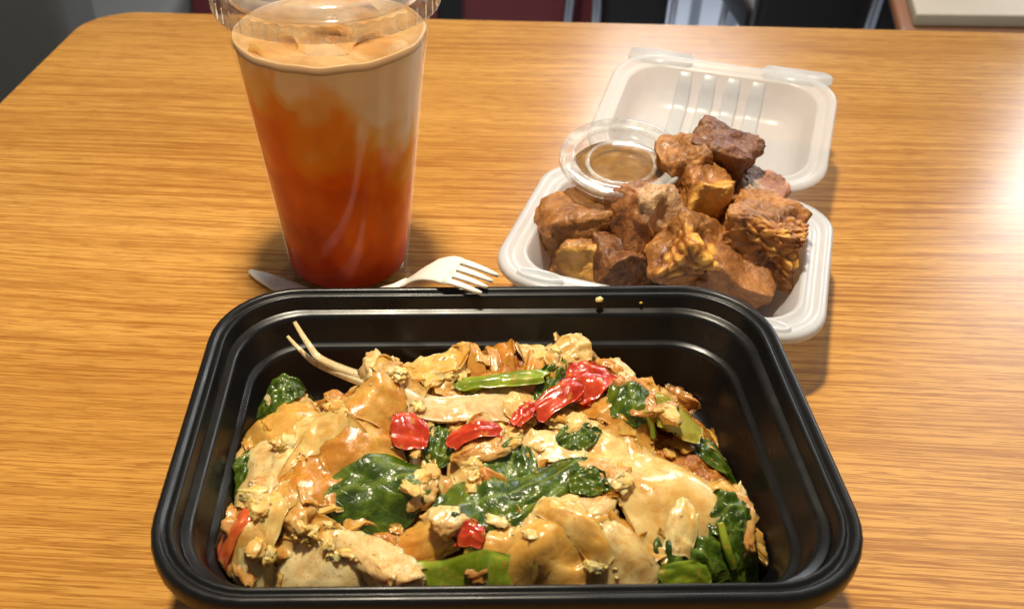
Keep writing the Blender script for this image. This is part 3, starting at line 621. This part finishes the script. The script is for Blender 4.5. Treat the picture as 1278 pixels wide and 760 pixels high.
# egg crumbs: uncountable
ico = bmesh.new(); bmesh.ops.create_icosphere(ico, subdivisions=2, radius=1); IV = np.array([q.co[:] for q in ico.verts]); ico.verts.index_update(); IF = np.array([[q.index for q in fa.verts] for fa in ico.faces]); ico.free()
variants = []
for k in range(10):
    Q = IV.copy()
    for i in range(len(Q)): Q[i] *= 1 + .55*noise.noise(Vector(Q[i])*1.5+Vector((k*5.1, 0, 0))) + .28*noise.noise(Vector(Q[i])*3.7+Vector((0, k*3.3, 0)))
    variants.append(Q)
curd = [blob_mesh(1, 1, 1, 900+k, cuts=8, k=2.2, lo=.5, hi=.26, f1=1.5, f2=4.4)[:2] for k in range(8)]
EV, EF = [], []; nv = 0
CF = np.array(curd[0][1]); CV, CFs, ncv = [], [], 0
clusters = [(520, 440, 26, 14, 45), (690, 440, 45, 9, 40), (360, 555, 16, 18, 40), (318, 630, 12, 24, 45), (375, 665, 16, 14, 60), (425, 660, 20, 10, 30), (595, 590, 16, 18, 60), (520, 605, 14, 12, 40), (660, 555, 20, 10, 35),
            (775, 600, 16, 30, 50), (745, 705, 30, 12, 30), (450, 690, 30, 12, 40), (560, 470, 30, 12, 45), (720, 530, 30, 10, 30), (640, 660, 26, 12, 25), (330, 690, 16, 14, 35), (830, 510, 26, 16, 25), (480, 470, 20, 14, 40), (600, 560, 200, 110, 20)]
for px, py, sx, sy, cnt in clusters:
    for k in range(max(2, cnt//11)):
        c = hit(px + rng.normal()*sx*.5, py + rng.normal()*sy*.5)
        if c[2] < .012: continue
        r = rng.uniform(.0020, .0040); q = curd[rng.integers(8)][0]*np.array([r*rng.uniform(.9, 1.6), r*rng.uniform(.7, 1.1), r*rng.uniform(.4, .65)])
        e_ = np.array(Matrix.Rotation(rng.uniform(0, 6.28), 3, 'Z') @ Matrix.Rotation(rng.uniform(-.4, .4), 3, 'X')); q = clamp_in(q @ e_.T + c + np.array([0, 0, -r*.12])) - np.array([CC[0], CC[1], 0])
        CV.append(q); CFs.append(CF+ncv); ncv += len(q)
    for k in range(int(cnt*.22)):
        c = hit(px + rng.normal()*sx*.45, py + rng.normal()*sy*.45)
        if c[2] < .012: continue
        r = rng.uniform(.0004, .0010); q = variants[rng.integers(10)]*np.array([r*rng.uniform(.8, 1.4), r*rng.uniform(.8, 1.3), r*rng.uniform(.35, .6)])
        a = rng.uniform(0, 6.28); ca, sa = math.cos(a), math.sin(a); q = np.stack([q[:, 0]*ca-q[:, 1]*sa, q[:, 0]*sa+q[:, 1]*ca, q[:, 2]], 1) + c + np.array([0, 0, -r*.3]) - np.array([CC[0], CC[1], 0])
        EV.append(q); EF.append(IF+nv); nv += len(q)
tag(mobj('egg_curds', np.concatenate(CV), np.concatenate(CFs), M['egg'], loc=(CC[0], CC[1], TZ), fix=False), 'soft pale yellow scrambled egg curds lying over the noodle heap', 'egg', kind='stuff')
tag(mobj('egg_crumbs', np.concatenate(EV), np.concatenate(EF), M['egg'], loc=(CC[0], CC[1], TZ), fix=False), 'fine yellow egg crumbs sprinkled between the larger egg curds', 'egg', kind='stuff')
dv, df, nd_ = [], [], 0
for k in range(26):
    x, y, z = CC[0]+rng.uniform(.072, .088), CC[1]+rng.uniform(-.045, .045), .0021
    r = rng.uniform(.0005, .0015); q = variants[rng.integers(10)]*[r*rng.uniform(1, 1.8), r, r*.35] + [x-CC[0], y-CC[1], z]; dv.append(q); df.append(IF+nd_); nd_ += len(q)
tag(mobj('sauce_drops', np.concatenate(dv), np.concatenate(df), M['bed'], loc=(CC[0], CC[1], TZ+.0005), fix=False), 'small brown sauce drops on the bare floor of the black container', 'sauce', kind='stuff')
# specks on the container wall
for px, py, z, r, lb in ((748, 374, .0490, .0016, 'white rice-sized food speck on the rear rim of the black container'), (800, 378, .0465, .0007, 'tiny pale food speck on the rear inner wall of the container')):
    c = P(px, py, z); tag(mobj('food_speck', variants[3]*[r, r*.9, r*.7], IF, M['noodle_pale'], loc=c, fix=False), lb, 'food speck')

# ------------------------------------------------------------------ iced tea cup
cupc = P(436, 329)
cup = empty('drink_cup', (cupc[0], cupc[1], TZ+.0006), label='tall clear plastic cup of orange iced tea with a flat clear lid', cat='cup')
HC = .1560
def cr(z): return 0.0322 + (.0480-.0322)*(z/HC)
prof = [(.028, .003), (.0300, .0), (.0322, .0012)] + [(cr(z), z) for z in np.linspace(.004, .118, 12)] + [(cr(.129)+.0006, .129), (cr(.132)+.0006, .132), (cr(.1335), .1335), (cr(.139), .139), (cr(.1405)+.0008, .1405), (cr(.143)+.0008, .143), (cr(.145), .145), (cr(HC), HC), (cr(HC)+.0016, HC+.0005), (cr(HC)+.0018, HC-.0015), (cr(HC)+.0006, HC-.002)]
v, f = lathe(prof, 96); mobj('cup_wall', v, f, M['cup_clear'], cup)
LZ = .1318; q = [(.0296, .004), (.0309, .0048)] + [(cr(z)-.0012, z) for z in np.linspace(.007, LZ, 20)] + [(cr(LZ)-.0016, LZ+.0006), (cr(LZ)-.004, LZ-.0004)] + [(r, LZ-.0006) for r in (.034, .024, .012, .004)]
v, f = lathe(q, 72, True, True); v = [(x, y, z + (.0016*noise.noise(Vector((x*60, y*60, 1))) if z > LZ-.001 and math.hypot(x, y) < .04 else 0)) for x, y, z in v]; top_f = [q for q in f if min(v[i][2] for i in q) > LZ-.003 and max(math.hypot(v[i][0], v[i][1]) for i in q) < cr(LZ)-.001]; ts = set(top_f)
te = mobj('tea', v, [q for q in f if q not in ts], M['tea'], cup); mobj('tea_surface', v, top_f, M['tea_top'], te)
fr_ = []
for rr, zz in ((cr(LZ)-.0009, LZ-.0022), (cr(LZ)-.0008, LZ+.0012), (cr(LZ)-.0014, LZ+.0016), (cr(LZ)-.0022, LZ+.0010), (cr(LZ)-.0034, LZ-.0012)):
    fr_.append([((rr + (.0022*noise.noise(Vector((math.cos(a)*2.4, math.sin(a)*2.4, rr*90))) if rr < cr(LZ)-.002 else 0))*math.cos(a), (rr + (.0022*noise.noise(Vector((math.cos(a)*2.4, math.sin(a)*2.4, rr*90))) if rr < cr(LZ)-.002 else 0))*math.sin(a), zz + .0009*noise.noise(Vector((math.cos(a)*3.5, math.sin(a)*3.5, 2)))) for a in np.linspace(0, 2*math.pi, 96, endpoint=False)])
v, f = loft(fr_); mobj('milk_foam', v, f, M['foam'], cup)
lp = [(.0, HC+.0020), (.030, HC+.0020), (.0385, HC+.0018), (.0405, HC+.0005), (.0415, HC-.0040), (.0440, HC-.0045), (.0452, HC-.0005), (.0462, HC+.0045), (.0480, HC+.0052), (.0500, HC+.0035), (.0508, HC+.001), (.0505, HC-.0025)]
v, f = lathe(lp[1:], 96, True); ld = mobj('lid', v, f, M['lid_clear'], cup)
n = 192; sk = []
for dz, dr in ((-.0025, .0003), (-.006, .0003), (-.0085, .0002), (-.010, .0012)):
    sk.append([((.0503 + dr + (.0015 if i % 4 < 2 else 0)*(1 if dr < .001 else 0))*math.cos(2*math.pi*i/n), (.0503 + dr + (.0015 if i % 4 < 2 else 0)*(1 if dr < .001 else 0))*math.sin(2*math.pi*i/n), HC+dz) for i in range(n)])
v, f = loft(sk); mobj('knurled_skirt', v, f, M['lid_skirt'], ld)
def ice(az, z, rad, sz, rot, mat, label, seed):      # cubes pressed against the cup wall: flattened where they touch it
    V, Fc, D = blob_mesh(sz[0]/2, sz[1]/2, sz[2]/2, seed, cuts=10, k=2.9, lo=.20, hi=.05); a = R(az)
    Rm = np.array(Matrix.Rotation(a, 3, 'Z') @ Matrix.Rotation(R(rot), 3, 'X')); V = V @ Rm.T + np.array([rad*math.cos(a), rad*math.sin(a), z])
    rr = np.hypot(V[:, 0], V[:, 1]); lim = np.array([cr(q)-.00095 for q in V[:, 2]]); kf = np.minimum(1, lim/np.maximum(rr, 1e-6)); V[:, 0] *= kf; V[:, 1] *= kf
    c0 = V.mean(0); q = V-c0; tq = np.hypot((q @ np.array([-math.sin(a), math.cos(a), 0]))/(sz[1]*.52), q[:, 2]/(sz[2]*.52)); op = np.clip((1.0-tq)/.55, 0, 1); op = op*op*(3-2*op); col = np.stack([op, op, op, np.ones_like(op)], 1)
    tag(mobj('ice_cube', V-c0, Fc, M[mat], col=col, loc=(cupc[0]+c0[0], cupc[1]+c0[1], TZ+.0006+c0[2]), fix=False), label, 'ice cube', 'ice cubes in the iced tea')
ice(-88, .1290, .016, (.026, .026, .016), 10, 'ice_milky', 'ice cube floating in the middle of the tea surface', 508)
ice(-140, .1290, .030, (.022, .020, .016), 12, 'ice_amber', 'amber ice cube floating at the left of the tea surface', 503)
ice(-35, .1290, .031, (.022, .022, .016), -10, 'ice_milky', 'milky ice cube floating at the right of the tea surface', 504)
ice(60, .1290, .022, (.024, .022, .016), 10, 'ice_milky', 'ice cube floating at the far side of the tea surface', 509)

# ------------------------------------------------------------------ white clamshell box
CLR = R(-20.5); ea = np.array([math.cos(CLR), math.sin(CLR)]); eb = np.array([-ea[1], ea[0]])
FR = np.array([.1610, .3035]); CW, CD, CH = .156, .124, .034
ctr = FR - ea*CW/2 + eb*CD/2
clam = empty('clamshell_box', (ctr[0], ctr[1], TZ+.0006), (0, 0, CLR), 'open white plastic clamshell box holding fried pork and a dip cup', 'container')
A2, B2 = CW/2, CD/2
bp = [(.2, 2.9), (.0, 3.0), (.0, 3.3), (.12, 3.42), (.42, 3.42), (.55, 3.30), (.95, 3.26), (1.05, 3.38), (1.2, 3.40), (1.32, 3.25), (1.75, 1.6), (2.05, .7), (2.4, .25), (3.0, .20)]
rg = tray_rings([(o*cm, z*cm, .45) for o, z in bp], A2, B2, .026)
def ribbed(ring, z, amp):   # fluted walls
    out = []
    for i, (x, y, zz) in enumerate(ring): out.append((x, y, zz))
    return out
v, f = loft(rg, False, True); bt = mobj('base_tray', v, f, M['white_pp'], clam)
so = bt.modifiers.new('wall', 'SOLIDIFY'); so.thickness = .0007; so.offset = -1
for sx in (-1, 1):     # latch slots in the front flange
    ringo = [[(sx*.052 + (.012-o)*math.cos(t)*1.0, -B2+.0072 + (.0042-o*.7)*math.sin(t), z) for t in np.linspace(0, 2*math.pi, 24, endpoint=False)] for o, z in ((0, .0336), (.0006, .0358), (.0016, .0362), (.0024, .0350), (.003, .0335))]
    v, f = loft(ringo, False, True); mobj('latch_slot', v, f, M['white_pp'], bt)
v, f = boxm(-.045, .045, -B2-.004, -B2+.004, .0305, .0318, .0005); mobj('front_lip', v, f, M['white_pp'], bt)
# lid: hinged at the rear edge, thrown back
OPEN = R(169)
lidp = empty('lid', (.003, B2+.003, .033), (math.pi - OPEN, 0, 0)); lidp.parent = clam
LD = .112
lp = [(.0, -.0025), (.0, .0), (.10, .14), (.40, .14), (.52, 0.0), (.85, -.02), (1.0, .06), (1.12, -.1), (1.5, -1.2), (1.9, -2.0), (2.5, -2.3), (3.0, -2.35)]
rg = tray_rings([(o*cm, z*cm, .45) for o, z in lp], A2-.010, LD/2, .026)
v, f = loft(rg, False, True); lm = mobj('lid_shell', [(x, y+LD/2+.003, z) for x, y, z in v], f, M['white_lid'], lidp)
so = lm.modifiers.new('wall', 'SOLIDIFY'); so.thickness = .0007; so.offset = -1
for k in range(4):
    x = -.024 + k*.0150
    v, f = sweep([(x, LD-.0086, -.0015), (x, LD-.0122, -.0115), (x, LD-.0165, -.0194), (x, LD-.0225, -.0224), (x, LD*.5, -.0230), (x, .028, -.0226)], [.008, .0095, .0100, .0100, .0095, .008], .0012, (1, 0, 0), 10); mobj('lid_rib', v, f, M['white_lid'], lm)
for x in (-.042, .042):
    v, f = loft([[(x+px_*1.0, LD+.001+py_, z) for px_, py_ in rrect(.021, .0075, .006, 6, 2)] for z in (-.0012, .0006)], True, True); mobj('lid_tab', v, f, M['white_pp'], lm)
v, f = boxm(-A2+.026, A2-.026, B2-.001, B2+.006, .0318, .0328, .0004); mobj('hinge', v, f, M['white_pp'], bt)

# ------------------------------------------------------------------ dip cup in the clamshell
sc = P(779, 192, .063); tl = R(9)
dip = empty('dip_cup', (sc[0], sc[1]+.004, TZ + .063 - .0345), (tl, R(-2), 0), 'small clear lidded cup of brown dipping sauce in the clamshell', 'cup')
v, f = lathe([(.0205, .0), (.0215, .001), (.0285, .031), (.0300, .0318)], 56); mobj('cup_wall', v, f, M['sauce_clear'], dip)
v, f = lathe([(.0206, .0015), (.0262, .0245), (.0250, .0248), (.012, .0247), (.002, .0247)], 48, True, True); mobj('sauce', v, f, M['sauce'], dip)
v, f = lathe([(.010, .0300), (.0225, .0300), (.0235, .0306), (.0240, .0325)], 72, True); ldp = mobj('lid', v, f, M['dip_lid'], dip)
v, f = lathe([(.0240, .0325), (.0246, .0343), (.0262, .0348), (.0292, .0342), (.0306, .0352), (.0318, .0350), (.0324, .0338), (.0322, .0308), (.0310, .0304)], 72, False); mobj('lid_rim', v, f, M['dip_rim'], ldp)
v, f = lathe([(.0165, .0302), (.0172, .0310), (.0180, .0310), (.0187, .0302)], 48, False); mobj('lid_ring', v, f, M['dip_rim'], ldp)

# ------------------------------------------------------------------ fried pork
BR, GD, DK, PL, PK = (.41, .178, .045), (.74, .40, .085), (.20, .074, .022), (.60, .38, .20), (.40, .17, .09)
def pork(px, py, z, size, rot, label, seed, base=BR, face=None, fdir=(0, -1, .4), bubbles=0, ridges=False, cuts=22, group=None):
    c = P(px, py, z); V, Fc, D = blob_mesh(1, 1, 1, seed, cuts=cuts, k=9, lo=.30, hi=.085, f1=1.2, f2=3.6)
    col = np.ones((len(V), 4)); col[:, :3] = base
    d = np.array(fdir, float); d /= np.linalg.norm(d)
    E = np.array(Matrix.Rotation(R(rot[2]), 3, 'Z') @ Matrix.Rotation(R(rot[1]), 3, 'Y') @ Matrix.Rotation(R(rot[0]), 3, 'X'))
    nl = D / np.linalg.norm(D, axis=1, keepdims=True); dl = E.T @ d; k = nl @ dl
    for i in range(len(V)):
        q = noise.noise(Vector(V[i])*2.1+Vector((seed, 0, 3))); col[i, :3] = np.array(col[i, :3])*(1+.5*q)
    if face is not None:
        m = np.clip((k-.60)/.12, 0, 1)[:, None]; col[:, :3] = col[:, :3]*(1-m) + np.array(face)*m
    if bubbles:
        r2 = np.random.default_rng(seed); pts = r2.normal(size=(bubbles*6, 3)); pts /= np.linalg.norm(pts, axis=1, keepdims=True)
        dd = np.linalg.norm(nl[:, None]-pts[None], axis=2); ds = np.sort(dd, axis=1); e = np.clip((ds[:, 1]-ds[:, 0])*3.2, 0, 1)
        m = np.clip((k-.45)/.15, 0, 1); V = V + nl*(((1-(1-e)**2)*.15-.09)*m)[:, None]; sh = (.20+.90*(1-(1-e)**2))
        col[:, :3] *= (1-m[:, None]) + m[:, None]*np.stack([sh**.8, sh**1.2, sh**1.4], 1)
    if ridges:
        m = np.clip((k-.35)/.2, 0, 1); w_ = np.sin(nl @ np.array([9.0, 3.0, 14.0])); V = V + nl*(w_*.06*m)[:, None]
    V = V*np.array(size)/2 @ E.T if False else (V*np.array(size)/2) @ E.T
    return tag(mobj('fried_pork_chunk', V, Fc, M['pork'], col=col, loc=c, fix=False), label, 'fried pork', group)
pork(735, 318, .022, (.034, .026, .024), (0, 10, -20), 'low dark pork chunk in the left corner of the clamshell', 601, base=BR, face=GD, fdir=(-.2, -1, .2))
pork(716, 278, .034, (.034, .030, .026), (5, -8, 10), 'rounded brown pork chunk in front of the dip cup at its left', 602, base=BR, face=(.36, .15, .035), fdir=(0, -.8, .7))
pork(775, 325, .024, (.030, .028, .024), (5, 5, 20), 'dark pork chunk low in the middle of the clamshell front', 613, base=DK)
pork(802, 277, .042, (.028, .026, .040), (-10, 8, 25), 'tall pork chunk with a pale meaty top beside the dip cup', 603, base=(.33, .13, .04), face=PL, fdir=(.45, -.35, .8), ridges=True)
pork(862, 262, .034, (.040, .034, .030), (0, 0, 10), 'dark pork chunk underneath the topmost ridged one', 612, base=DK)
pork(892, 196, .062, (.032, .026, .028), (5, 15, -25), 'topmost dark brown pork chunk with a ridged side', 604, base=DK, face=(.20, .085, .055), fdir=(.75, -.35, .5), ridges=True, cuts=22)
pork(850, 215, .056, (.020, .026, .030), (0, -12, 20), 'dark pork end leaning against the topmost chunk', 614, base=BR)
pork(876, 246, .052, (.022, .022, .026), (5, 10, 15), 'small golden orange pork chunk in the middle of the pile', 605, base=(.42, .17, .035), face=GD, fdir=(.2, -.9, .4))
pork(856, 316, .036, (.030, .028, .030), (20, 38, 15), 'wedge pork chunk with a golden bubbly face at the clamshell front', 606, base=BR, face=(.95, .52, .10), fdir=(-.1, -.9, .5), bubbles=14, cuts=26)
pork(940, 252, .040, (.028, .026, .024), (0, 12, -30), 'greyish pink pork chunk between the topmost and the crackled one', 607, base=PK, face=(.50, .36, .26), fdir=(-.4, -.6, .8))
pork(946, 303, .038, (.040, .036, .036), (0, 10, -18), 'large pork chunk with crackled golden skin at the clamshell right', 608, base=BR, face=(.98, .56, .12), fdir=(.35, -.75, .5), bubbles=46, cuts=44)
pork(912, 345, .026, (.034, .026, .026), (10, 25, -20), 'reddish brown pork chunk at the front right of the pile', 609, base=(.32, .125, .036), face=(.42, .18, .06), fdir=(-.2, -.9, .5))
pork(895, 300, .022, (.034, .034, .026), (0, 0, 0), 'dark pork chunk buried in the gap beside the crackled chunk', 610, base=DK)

# ------------------------------------------------------------------ fork and knife
T0 = np.array([.0165, .3268, .0512]); av = np.array([-.90, .34]); av /= np.linalg.norm(av); ac = np.array([.52, .85, .05])
def fp(s, z, lat=0): return np.array([T0[0]+av[0]*s+ac[0]*lat, T0[1]+av[1]*s+ac[1]*lat, z])
fork = empty('plastic_fork', (T0[0], T0[1], TZ+T0[2]), label='white plastic fork resting its tines on the container rim', cat='fork')
loc = lambda A: [tuple(np.array(p)-T0) for p in A]
zprof = lambda s: float(np.interp(s, [0, .008, .016, .022, .028, .034, .040, .05, .108], [.0518, .0536, .0548, .0548, .0528, .0485, .0425, .0350, .0060]))
ss = np.linspace(.016, .042, 12); wd = np.interp(ss, [.016, .020, .028, .036, .042], [.0200, .0206, .018, .011, .0075])
v, f = sweep(loc([fp(s, zprof(s)) for s in ss]), wd, .0018, ac, 12); hd = mobj('head', v, f, M['white_ps'], fork)
for k in range(4):
    lat = (k-1.5)*.0054; st_ = np.linspace(0, .0175, 8)
    v, f = sweep(loc([fp(s, zprof(s), lat*(1-.06*(1-s/.0175))) for s in st_]), np.interp(st_, [0, .004, .0175], [.0014, .0026, .0037]), .0017, ac, 10); mobj('tine', v, f, M['white_ps'], hd)
hs = np.linspace(.0415, .104, 10)
v, f = sweep(loc([fp(s, zprof(s)) for s in hs]), np.interp(hs, [.04, .06, .104], [.0078, .0065, .011]), .0032, ac, 12); mobj('handle', v, f, M['white_ps'], fork)
k0 = P(312, 339, .002); k1 = P(362, 361, .002); kd = (k1-k0)[:2]; kd /= np.linalg.norm(kd)
knife = empty('plastic_knife', tuple(k0), label='white plastic knife with its blade tip showing left of the drink', cat='knife')
def kp(s, z=0.0): return (kd[0]*s, kd[1]*s, z)
ks = np.linspace(0, .075, 12); an = np.array([-kd[1], kd[0], 0.0])
v, f = sweep([kp(s) for s in ks], np.interp(ks, [0, .004, .02, .045, .075], [.003, .0065, .011, .0135, .012]), .0022, an, 10); mobj('blade', v, f, M['white_ps'], knife)
ks = np.linspace(.0752, .150, 8)
v, f = sweep([kp(s) for s in ks], np.interp(ks, [.075, .09, .15], [.012, .009, .012]), .0032, an, 10); mobj('handle', v, f, M['white_ps'], knife)
